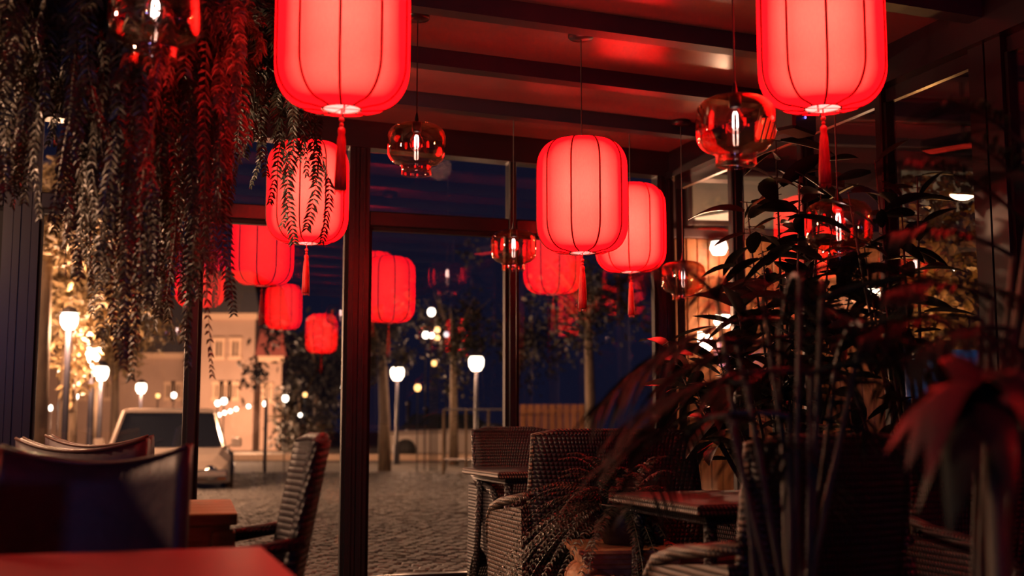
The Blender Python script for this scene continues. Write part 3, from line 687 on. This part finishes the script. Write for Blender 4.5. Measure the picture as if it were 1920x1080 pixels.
# ------------------------------------------------------------------ outside: ground and cobbles
S(MB().box(-60, 60, 2, 120, -.09, -.065).build('ground', ground_m)); GR = bpy.data.objects['ground']
ms = []
for k in range(4):
    M = MB(); x, y, z = .048 + .004 * k % .003, .046, .0
    sq2 = lambda r, z: [(-x * r, -y * .8 * r, z), (-x * .8 * r, -y * r, z), (x * .8 * r, -y * r, z), (x * r, -y * .8 * r, z), (x * r, y * .8 * r, z), (x * .8 * r, y * r, z), (-x * .8 * r, y * r, z), (-x * r, y * .8 * r, z)]
    M.rings([sq2(1, -.07), sq2(.98, -.012), sq2(.72, .0)]); n = len(M.v); M.f.append(tuple(range(n - 8, n))); ms.append(M.mesh('cobblestone', cobble_m, False))
cnt = 0; rest = MB(); row = 0; D = 7.75
while D < 24:
    row += 1
    x0 = (330 - 960) / F * D; x1 = (1120 - 960) / F * D if D < 12 else (1120 - 960) / F * D
    x = x0 + (row % 2) * .05
    while x < x1:
        jx, jy, jz, jr = R_.uniform(-.006, .006), R_.uniform(-.006, .006), R_.uniform(-.008, .005), R_.uniform(-.08, .08)
        yy = D + .05 * math.sin(x * 1.3)
        if -x * SN + yy * CS > WB + .15:
            if cnt < 300:
                o = bpy.data.objects.new('cobblestone', ms[cnt % 4]); COL.objects.link(o); o.parent = GR; o.location = (x + jx, yy + jy, jz - .01); o.rotation_euler = (R_.uniform(-.04, .04), R_.uniform(-.04, .04), jr); cnt += 1
            else:
                n = len(rest.v); z = jz - .01; w_ = .048; c_ = R_.uniform(-.006, .006)
                rest.v += [(x - w_, yy - w_, z - .06), (x + w_, yy - w_, z - .06), (x + w_, yy + w_, z - .06), (x - w_, yy + w_, z - .06), (x - .037, yy - .037, z + c_), (x + .037, yy - .037, z), (x + .037, yy + .037, z - c_), (x - .037, yy + .037, z)]
                rest.f += [tuple(n + i for i in q) for q in ((0, 1, 5, 4), (1, 2, 6, 5), (2, 3, 7, 6), (3, 0, 4, 7), (4, 5, 6, 7))]
        x += .107
    D += .104
o = rest.build('cobblestone_paving', cobble_m, GR); o['kind'] = 'stuff'
S(MB().bbox(-12, 6, 33, 33.4, -.08, .10).build('kerb', trim_m))

# ------------------------------------------------------------------ street furniture, lamps
def street_lamp(u, v, D, label, power, hw=.26, gm=globe_m):
    p = at(u, v, D); t = thing('street_lamp', label, 'street lamp', (p.x, p.y, -.07), 0, 'street lamps outside'); z = p.z + .07
    MB().lathe([(hw * .36, z - hw * .62), (hw * .62, z - hw * .2), (hw * .66, z + hw * .35), (hw * .5, z + hw * .62)], 10, cap=True).build('lamp_glass', gm, t, True)
    MB().lathe([(hw * .75, z + hw * .6), (hw * .45, z + hw * .95), (hw * .1, z + hw * 1.15)], 10, cap=True).build('lamp_cap', black_m, t)
    MB().tube([(0, 0, 0), (0, 0, .5), (0, 0, .52), (0, 0, z - hw * .6)], [.09, .075, .045, .035], 8).build('pole', black_m, t)
    if power: lamp('street_lamp_light', (p.x, p.y - hw * 1.2, p.z - .1), power, WARM, .15)
street_lamp(745, 701, 30, 'street lamp with a white glowing lantern head right of the thick post', 260)
street_lamp(893, 682, 27, 'larger street lamp glowing white left of the thin central post', 260)
street_lamp(265, 728, 30, 'street lamp glowing in front of the peach facade above the car', 500, .2)
street_lamp(130, 602, 14, 'street lamp shining behind the hanging fern in the lit tree, uppermost on the left', 900, .16)
street_lamp(174, 665, 16, 'street lamp behind the drooping fern tips, middle of the left three', 700, .16)
street_lamp(190, 700, 19, 'street lamp behind the drooping fern tips, lowest of the left three', 600, .18)
street_lamp(1105, 797, 30, 'low bollard lamp glowing beside the potted fern top', 40, .15)
lamp('facade_flood', at(330, 780, 38), 1700, WARM, .5)
lamp('facade_flood', at(460, 790, 40), 1200, WARM, .5)
lamp('unseen_warm_light', (-7.5, 11, 4.2), 620, WARM, .2)
lamp('unseen_warm_light', (4.5, 12.5, 4.6), 120, WARM, .2)
lamp('unseen_warm_light', (-1.2, 19, 5.2), 130, WARM, .2)
lamp('unseen_warm_light', (-4.0, 3.1, 2.7), 640, WARM, .15)
lamp('unseen_warm_light', (-3.9, 9.3, 4.6), 260, WARM, .15)  # added warm light for the pedestal and table edge, no lamp modelled
lamp('navy_fill_light', RM(-2.0, -2.0, 2.1), 46, (.34, .32, 1), .3)  # unseen blue fill added behind the camera to lift the blacks
lamp('unseen_warm_light', (-3.0, 4.5, 2.35), 90, WARM, .12)  # added warm light standing inside the room, brightens left-facing sides

def bulbs(name, label, pts, D, m, r, cat='light', group=None):
    for i, (u, v) in enumerate(pts):
        pass
pts = [(343, 789), (352, 788), (372, 788), (382, 785), (389, 784), (400, 780), (411, 778), (421, 774), (432, 771), (443, 767), (466, 762)]
p0 = at(343, 789, 24); q0 = at(500, 748, 24) - p0; t = thing('light_row', 'row of small light points slanting up behind the parked car, built as bulbs', 'row of lights', p0, 0)  # wire and poles added to carry a row of light points
MB().tube([at(u, v - 3, 24) - p0 for u, v in pts] + [at(500, 748, 24) - p0], .006, 4).build('wire', black_m, t)
for q in (Vector((0, 0, .05)), q0): MB().tube([q, Vector((q.x, q.y, -p0.z - .07))], .03, 6).build('pole', black_m, t)
for u, v in pts: MB().ball(at(u, v, 24) - p0, .042, 8, 6).build('bulb', white_m, t, True)
for i, (u, v, m, r, lb) in enumerate(((809, 585, white_m, .085, 'topmost pale light point in the dark trees'), (798, 628, white_m, .07, 'left pale light point of the small row above the street lamps'),
        (809, 629, white_m, .055, 'second pale light point of the small row above the street lamps'), (820, 618, gold_m, .06, 'upper amber light point at the right end of the small row'), (820, 633, gold_m, .055, 'lower amber light point at the right end of the small row'),
        (837, 627, cool_m, .055, 'small bluish light right of the amber light points'), (814, 681, gold_m, .06, 'amber light midway between the two street lamps'), (783, 727, gold_m, .075, 'amber light point right of the first street lamp'),
        (408, 756, white_m, .06, 'left of the two pale lights above the slanting light row'), (420, 752, white_m, .07, 'right of the two pale lights above the slanting light row'), (497, 757, white_m, .055, 'pale light at the corner of the low facade'),
        (535, 747, white_m, .07, 'white light in the dark hedge left of the thick post'), (572, 740, gold_m, .05, 'faint light in the dark hedge nearest the thick post'), (563, 778, white_m, .04, 'small low white light in the dark hedge'), (645, 726, white_m, .06, 'pale light touching the thick post on its left'),
        (326, 741, white_m, .06, 'pale light on the peach facade left of the thin mullion'), (296, 742, gold_m, .05, 'faint peach light on the facade above the car roof'))):
    p = at(u, v, 26); t = thing('light_point', lb, 'light', p, 0, 'distant lights across the square')  # globe, cap and pole added for each light point; many are only reflections
    MB().ball((0, 0, 0), r, 10, 8, 1.15).build('globe', m, t, True); MB().lathe([(r * .5, r * .95), (r * .5, r * 1.3), (.01, r * 1.5)], 8, cap=True).build('cap', black_m, t)
    MB().tube([(0, 0, -r), (0, 0, -p.z - .07)], .014, 5).build('pole', black_m, t)
for u, v, rs in ((74, 802, 13), (72, 731, 13), (53, 720, 15)):
    pass
for i, (u, v, lb) in enumerate(((72, 760, 'tiny low light between the left trunks, leftmost'), (95, 765, 'tiny low light between the left trunks, second from the post'), (120, 772, 'tiny low light between the left trunks, nearest the chair rim'), (112, 698, 'tiny light in the left trees above the others'), (144, 743, 'tiny light right of the tall pale trunk'))):
    p = at(u, v, 22); t = thing('light_point', lb, 'light', p, 0, 'distant lights across the square'); MB().ball((0, 0, 0), .035, 8, 6, 1.6).build('globe', white_m, t, True)
    MB().tube([(0, 0, -.03), (0, 0, -p.z - .07)], .012, 5).build('pole', black_m, t)

# ------------------------------------------------------------------ trees
def tree(u, D, trunk_r, vtop, crown, label, m, nleaf=1400, lsz=.12, name='street_tree', spread=1, bare=False):
    g = at(u, 800, D); t = thing(name, label, 'tree', (g.x, g.y, -.07), 0, 'street trees outside')
    cu, cv, ru, rv = crown; c = at(cu, cv, D) - Vector((g.x, g.y, -.07)); rx = ru / F * D; rz = rv / F * D
    P = [(0, 0, 0), (c.x * .1, 0, c.z * .4), (c.x * .5, 0, c.z - rz * .6), (c.x, 0, c.z + rz * .3)]
    MB().tube(P, [trunk_r * 1.25, trunk_r, trunk_r * .8, trunk_r * .2], 8).build('trunk', bark_m, t, True)
    br = MB()
    for k in range(16):
        a = R_.uniform(0, 2 * PI); q = R_.uniform(.1, .9); s = Vector(P[2]).lerp(Vector(P[3]), q * .6)
        e = c + Vector((math.cos(a) * rx * R_.uniform(.4, .95), math.sin(a) * rx * .8, rz * R_.uniform(-.3, .9)))
        br.tube([s, s.lerp(e, .5) + Vector((0, 0, .1)), e], [trunk_r * .32, trunk_r * .2, trunk_r * .06], 4)
    br.build('branches', bark_m, t)['kind'] = 'stuff'
    lv = MB(); cl = [(R_.gauss(0, .45), R_.gauss(0, .45), R_.gauss(0, .42)) for _ in range(28)]
    for k in range(nleaf):
        q = R_.choice(cl); p = c + Vector(((q[0] + R_.gauss(0, .16)) * rx, (q[1] + R_.gauss(0, .16)) * rx * .8, (q[2] + R_.gauss(0, .16)) * rz))
        d = Vector((R_.uniform(-1, 1), R_.uniform(-1, 1), R_.uniform(-1, .4)))
        lv.blade(p, d, Vector((R_.uniform(-1, 1), R_.uniform(-1, 1), 1)), lsz * R_.uniform(.6, 1.3), lsz * .55, 2, .1, .2)
    lv.build('foliage', m, t)['kind'] = 'stuff'
    return t
tree(130, 15.5, .11, 400, (120, 500, 120, 170), 'lamp lit tree at the left with a tall pale trunk', tree_m, 3800, .13)
tree(74, 13.5, .09, 500, (90, 400, 100, 110), 'slim trunk tree at the left, closest to the dark corner post', tree_m, 2200, .12)
tree(215, 22, .08, 560, (215, 610, 95, 95), 'lit tree above the parked car, behind the drooping fern tips', tree_m, 2600, .13)
tree(175, 30, .10, 560, (180, 560, 150, 120), 'darker tree behind the lit ones on the left', tree_m, 1500, .16)
tree(722, 26, .12, 600, (712, 640, 62, 75), 'slender bare looking tree just right of the thick post', treed_m, 1500, .12)
tree(851, 29.2, .10, 600, (850, 625, 95, 95), 'thin tree beside the larger street lamp', treed_m, 1500, .14)
tree(1108, 27, .12, 560, (1100, 560, 110, 120), 'tree right of the thin central post behind the lanterns', treed_m, 1800, .15)
tree(960, 37, .10, 640, (985, 640, 90, 90), 'tree straight behind the thin central post', treed_m, 1200, .16)
tree(600, 34, .14, 640, (590, 690, 95, 110), 'dark bushy tree left of the thick post', treed_m, 2600, .22)
tree(570, 40, .16, 720, (560, 770, 70, 70), 'dark low bush under the trees left of the thick post', treed_m, 1800, .2)
for u, vt, D, lb in ((765, 755, 24, 'dark post nearest the first street lamp'), (799, 765, 24, 'dark post in the middle of the pavement row'), (663, 760, 26, 'dark post hidden at the edge of the thick pillar')):
    g = atz(u, 855, 0); p = at(u, vt, g.y); t = thing('bollard', lb + ' outside', 'bollard', (g.x, g.y, -.07), 0, 'dark posts on the pavement')
    MB().tube([(0, 0, 0), (0, 0, p.z + .02)], .06, 10).build('shaft', black_m, t, True); MB().ball((0, 0, p.z + .05), .08, 10, 6).build('finial', black_m, t, True)
g = atz(925, 868, 0); t = thing('litter_bin', 'dark round litter bin on the pavement left of the central post', 'bin', (g.x, g.y, -.07), 0)
MB().lathe([(.22, 0), (.25, .05), (.27, .85), (.29, .9), (.25, 1.0), (.05, 1.05)], 20, cap=True).build('drum', black_m, t, True)
MB().lathe([(.275, .70), (.285, .72), (.285, .76), (.275, .78)], 20).build('band', steel_m, t, True)
# fences
def fence(u0, u1, D, vtop, label, m, n, name='fence'):
    p = at(u0, 800, D); q = at(u1, 800, D); top = at(u0, vtop, D).z + .07; t = thing(name, label, 'fence', (p.x, p.y, -.07), 0)
    W = q.x - p.x
    for i in range(n):
        x = W * i / n; MB().bbox(x, x + W / n * .86, -.02, .02, .1, top, .01).build('board', m, t)
    for z in (.25, top - .18): MB().box(0, W, .02, .06, z, z + .08).build('rail', m, t)
    return t
fence(975, 1098, 24, 758, 'warm lit board fence behind the dark wicker chairs', plank_m, 9)
p = at(832, 790, 23); t = thing('railing', 'pale metal railing in front of the trees left of the central post', 'railing', (p.x, p.y, -.07), 0)
W = at(958, 790, 23).x - p.x; zt = at(832, 768, 23).z + .07
for z in (zt, .35): MB().tube([(0, 0, z), (W, 0, z)], .022, 6).build('rail', steel_m, t)
for i in range(4): MB().tube([(W * i / 3, 0, 0), (W * i / 3, 0, zt)], .03, 6).build('post', bark_m, t)

# ------------------------------------------------------------------ buildings
def facade(u0, u1, D, vtop, label, wins, roof=None, depth=6, name='building'):
    p = at(u0, 800, D); q = at(u1, 800, D); H = at(u0, vtop, D).z + .07; W = q.x - p.x
    t = thing(name, label, 'building', (p.x, p.y, -.07), 0)
    MB().box(0, W, 0, depth, 0, H).build('wall', wallp_m, t)
    MB().box(-.1, W + .1, -.15, 0, H - .22, H).build('cornice', trim_m, t)
    if roof:
        rh, rm = roof; MB().prism([(-.2, H), (W + .2, H), (W + .2 - rh * .2, H + rh), (-.2 + rh * .2, H + rh)], lambda x, y, d: (x, d, y), -.2, depth).build('roof', rm, t)
    for (u, v0, v1, wpx) in wins:
        x = at(u, 800, D).x - p.x; z1 = at(u, v0, D).z + .07; z0 = at(u, v1, D).z + .07; hw = wpx / F * D / 2
        fr = MB(); fr.box(x - hw - .1, x - hw, -.08, 0, z0 - .1, z1 + .1); fr.box(x + hw, x + hw + .1, -.08, 0, z0 - .1, z1 + .1); fr.box(x - hw - .14, x + hw + .14, -.1, 0, z1, z1 + .14); fr.box(x - hw - .14, x + hw + .14, -.12, 0, z0 - .14, z0)
        wdw = fr.build('window', trim_m, t); MB().box(x - hw, x + hw, -.03, -.01, z0, z1).build('pane', win_m, wdw)
        MB().box(x - .03, x + .03, -.06, -.03, z0, z1).build('mullion', trim_m, wdw)
    return t
facade(60, 368, 46, 662, 'long low peach building behind the parked car', [(316, 722, 745, 9), (331, 722, 745, 9), (200, 722, 745, 9), (150, 722, 745, 9)], (2.2, roof_m))
facade(372, 474, 44, 588, 'taller peach building with arched windows in the middle left', [(407, 640, 668, 11), (438, 640, 668, 11), (407, 722, 745, 9), (422, 722, 745, 9), (437, 722, 745, 9)], (1.6, roof_m))
facade(487, 526, 44.2, 668, 'low peach annex with a dark red roof', [(500, 725, 748, 9)], (1.0, rroof_m))

# ------------------------------------------------------------------ car (front toward us)
g = atz(305, 928, -.07); CW = 235 / F * g.y
t = thing('parked_car', 'pale beige parked car outside behind the leather chairs', 'car', (at(303, 928, g.y).x, g.y + .2, -.07), math.radians(14.5))
hw = CW / 2; zt = at(300, 765, g.y + 1).z + .07
def crs(y, z0, z1, w0, w1, n=8):   # cross-section ring, body rounded
    return [(-w0, y, z0), (-w0 * 1.0, y, z0 + .12), (-w0, y, z1 - .12), (-w1, y, z1), (w1, y, z1), (w0, y, z1 - .12), (w0, y, z0 + .12), (w0, y, z0)]
BZ = at(300, 838, g.y).z + .07
MB().rings([crs(0, .22, BZ - .22, hw * .86, hw * .7), crs(.06, .16, BZ - .12, hw * .95, hw * .8), crs(.35, .16, BZ - .03, hw, hw * .86), crs(.9, .16, BZ, hw, hw * .88), crs(3.3, .16, BZ, hw, hw * .88), crs(3.75, .2, BZ - .08, hw * .95, hw * .8), crs(3.85, .25, BZ - .2, hw * .85, hw * .7)], True).build('body', carp_m, t, False)
cab = MB()
def cr2(y, z, w_): return [(-w_, y, z), (w_, y, z)]
# cabin: glass box with pillars and roof
b0, b1, t0, t1 = .45, 3.2, .95, 2.9; wb, wt = hw * .90, hw * .74
cab.v = [(-wb, b0, BZ - .02), (wb, b0, BZ - .02), (wb, b1, BZ - .02), (-wb, b1, BZ - .02), (-wt, t0, zt - .06), (wt, t0, zt - .06), (wt, t1, zt - .06), (-wt, t1, zt - .06)]
cab.f = [(0, 1, 5, 4), (1, 2, 6, 5), (2, 3, 7, 6), (3, 0, 4, 7)]
cab.build('window_glass', glassd_m, t)
MB().rings([[(-wt * 1.03, t0 - .03, zt - .07), (wt * 1.03, t0 - .03, zt - .07), (wt * 1.03, t1 + .03, zt - .07), (-wt * 1.03, t1 + .03, zt - .07)], [(-wt, t0, zt - .02), (wt, t0, zt - .02), (wt, t1, zt - .02), (-wt, t1, zt - .02)], [(-wt * .8, t0 + .2, zt), (wt * .8, t0 + .2, zt), (wt * .8, t1 - .2, zt), (-wt * .8, t1 - .2, zt)]], True).build('roof', carp_m, t)
for sx in (-1, 1):
    MB().tube([(sx * wb, b0, BZ - .02), (sx * wt, t0, zt - .06)], .035, 6).build('pillar', carp_m, t)
    MB().tube([(sx * wb, 1.9, BZ - .02), (sx * wt, 1.9, zt - .06)], .035, 6).build('pillar', carp_m, t)
    MB().tube([(sx * wb, b1, BZ - .02), (sx * wt, t1, zt - .06)], .04, 6).build('pillar', carp_m, t)
    lg = MB(); lg.rings([[(sx * hw * .68 + r * math.cos(2 * PI * k / 18), y, BZ - .40 + r * math.sin(2 * PI * k / 18)) for k in range(18)] for y, r in ((.06, .12), (-.03, .115), (-.05, .07), (-.055, .01))], True); h = lg.build('headlight', chrome_m, t, True)
    MB().bbox(sx * hw * .86 - .06, sx * hw * .86 + .06, -.03, .02, BZ - .5, BZ - .42).build('indicator', orange_m, t)
    mr = MB(); mr.bbox(sx * (hw + .09) - .08, sx * (hw + .09) + .08, .58, .64, BZ - .02, BZ + .12, .02); mr.tube([(sx * hw * .9, .62, BZ - .05), (sx * (hw + .04), .61, BZ + .03)], .015, 5); mr.build('wing_mirror', carp_m, t)
    for y in (.75, 3.05):
        wh = MB(); wh.rings([[(sx * hw * .97 + dx, y + r * math.cos(2 * PI * k / 20), .30 + r * math.sin(2 * PI * k / 20)) for k in range(20)] for dx, r in ((-.1, .29), (-.09, .31), (.07, .31), (.08, .28))], True); o = wh.build('wheel', rubber_m, t, True)
        MB().rings([[(sx * hw * .97 + dx * sx, y + r * math.cos(2 * PI * k / 16), .30 + r * math.sin(2 * PI * k / 16)) for k in range(16)] for dx, r in ((.07, .18), (.095, .15), (.10, .03))], True).build('hubcap', chrome_m, o, True)
MB().bbox(-hw * .95, hw * .95, -.10, .02, .24, .36, .03).build('bumper', steel_m, t)
for k in range(4): MB().bbox(-hw * .42, hw * .42, -.02, .0, BZ - .48 + k * .04, BZ - .46 + k * .04, .005).build('grille_slat', chrome_m, t)
for s in (-1, 1): MB().tube([(s * .3 - .1, b0 - .02, BZ), (s * .3 + .22, b0 + .06, BZ + .1)], .008, 4).build('wiper', black_m, t)
p = at(850, 822, 34); t = thing('parked_car', 'dim pale car half hidden behind the railing across the square', 'car', (p.x, p.y, -.07), PI / 2)
MB().rings([crs(-2, .3, .7, .7, .6), crs(-1.9, .2, .82, .82, .7), crs(0, .2, .88, .85, .75), crs(1.9, .2, .8, .82, .7), crs(2, .3, .7, .7, .6)], True).build('body', carp_m, t)
MB().rings([[(-.75, -1.2, .86), (.75, -1.2, .86), (.75, 1.5, .86), (-.75, 1.5, .86)], [(-.6, -.6, 1.3), (.6, -.6, 1.3), (.6, 1.1, 1.3), (-.6, 1.1, 1.3)]], True).build('cabin_glass', glassd_m, t)
for sx in (-1, 1):
    for y in (-1.3, 1.3): MB().rings([[(sx * .8 + dx, y + .3 * math.cos(2 * PI * k / 16), .3 + .3 * math.sin(2 * PI * k / 16)) for k in range(16)] for dx in (-.08, .08)], True).build('wheel', rubber_m, t, True)

# ------------------------------------------------------------------ timber house beyond the right glass
HD = 9.6
p0 = at(1272, 800, HD); W = at(2080, 800, HD).x - p0.x; hrz = math.radians(6)
t = thing('timber_house', 'warm lit timber clad house wall beyond the right glass wall', 'building', (p0.x, p0.y, -.07), hrz)
MB().box(-.02, W, .03, .5, 0, 4.6).build('wall', darkwood_m, t)
zt = 2.62
n = 38; bw = W / n
for i in range(n):
    MB().bbox(i * bw, (i + 1) * bw - .008, -.006 * (i % 2), .03, 0, zt - .02, .006).build('plank', plank_m, t)
for k in range(6): MB().bbox(0, W, -.02, .03, 3.42 + k * .22, 3.62 + k * .22, .01).build('siding_board', darkwood_m, t)
MB().bbox(-.05, W, -.06, .03, zt - .02, zt + .06).build('ledge', darkwood_m, t)
def onwall(u, v, off=0):
    # intersect the pixel ray with the house face
    r = at(u, v, 1) - Vector((0, 0, CAMZ)); n_ = Vector((-math.sin(hrz), math.cos(hrz), 0)); o0 = Vector((0, 0, CAMZ)); P0 = Vector((p0.x, p0.y, 0))
    k = (P0 - o0).dot(n_) / r.dot(n_); q = o0 + r * k - Vector((p0.x, p0.y, -.07)); return q.x * math.cos(hrz) + q.y * math.sin(hrz), q.z
def hwin(u0, v0, u1, v1, lit):
    xa, za = onwall(u0, v1); xb, zb = onwall(u1, v0); fr = MB(); e = .045
    fr.bbox(xa - e, xa, -.05, .04, za - e, zb + e); fr.bbox(xb, xb + e, -.05, .04, za - e, zb + e); fr.bbox(xa, xb, -.05, .04, zb, zb + e); fr.bbox(xa, xb, -.05, .04, za - e, za)
    f = fr.build('window', darkwood_m, t); MB().box(xa, xb, -.03, -.022, za, zb).build('pane', frost_m, f)
    if lit: MB().prism([(xa + .02, za), (xb, za), (xb, za + .07), (xa + .02, za + .02)], lambda x, y, d: (x, d, y), -.045, -.031).build('sill_glow', frosth_m, f)
hwin(1297, 330, 1362, 414, True); hwin(1385, 335, 1500, 430, False); hwin(1690, 325, 1850, 420, False)
for u, v, pw, lb in ((1340, 470, 15, 'wall lamp shining on the timber wall below the small window'), (1347, 606, 17, 'low wall lamp glowing behind the plants left of the tall dark plant'), (1624, 558, 15, 'bright wall lamp behind the palm leaves by the right glass wall'), (1765, 500, 7, 'wall lamp in the ivy beyond the right glass wall')):
    x, z = onwall(u, v); c = Vector((p0.x + x * math.cos(hrz) + .12 * math.sin(hrz), p0.y + x * math.sin(hrz) - .12 * math.cos(hrz), z - .07))
    g_ = thing('wall_lamp', lb, 'wall lamp', c, hrz, 'wall lamps on the timber house')
    MB().lathe([(.05, -.05), (.075, .0), (.06, .055)], 12, cap=True).build('lamp_glass', globe_m, g_, True)
    MB().lathe([(.085, .055), (.03, .09)], 12, cap=True).build('cap', black_m, g_); MB().box(-.02, .02, .0, .12, -.01, .02).build('bracket', black_m, g_)
    lamp('wall_lamp_light', c + Vector((0, -.14, -.02)), pw, WARM, .05)
# ivy over the house wall
iv = MB()
for k in range(2600):
    u = R_.uniform(1690, 1900); v = R_.gauss(520, 90); v = min(max(v, 330), 660)
    D = R_.uniform(8.2, 9.0); p = at(u, v, D)
    iv.blade(p, Vector((R_.uniform(-1, 1), R_.uniform(-.6, .2), R_.uniform(-1, .2))), Vector((R_.uniform(-1, 1), -1, R_.uniform(-.5, 1))), R_.uniform(.05, .1), R_.uniform(.04, .07), 2, .1, .25)
ivt = thing('ivy_hedge', 'ivy covered hedge lit by small lamps between the right mullion and the thick right pillar', 'hedge', (at(1790, 800, 8.6).x, 8.6, 0), 0)
for i in range(len(iv.v)): q = iv.v[i]; iv.v[i] = (q[0] - ivt.location.x, q[1] - 8.6, q[2])
iv.build('foliage', mat('ivy_leaf', (.16, .11, .045), .3, noise=(6, (.26, .18, .08))), ivt)['kind'] = 'stuff'
MB().tube([(0, .1, -.07), (.05, .1, 1.2), (-.1, .1, 2.2), (.1, .1, 2.9)], [.04, .03, .02, .01], 6).build('stem', bark_m, ivt)
lamp('ivy_lamp', at(1760, 560, 7.9), 9, AMBER, .05); lamp('ivy_lamp', at(1720, 660, 7.9), 5, AMBER, .05)
p = at(1775, 760, 8.0); t = thing('blue_glow_panel', 'added panel standing in for a blue glow beyond the right glass wall under the ivy', 'glow panel', (p.x, p.y, -.07), .1)  # panel added in place of a blue glow whose source is unknown
x0 = at(1700, 760, 8).x - p.x; x1 = at(1850, 760, 8).x - p.x; z0, z1 = at(1775, 748, 8).z + .07, at(1775, 655, 8).z + .07
MB().bbox(x0, x1, 0, .05, z0, z1, .01).build('glow_face', blue_m, t)
MB().box(x0, x1, .05, .12, 0, z1).build('backing', black_m, t)
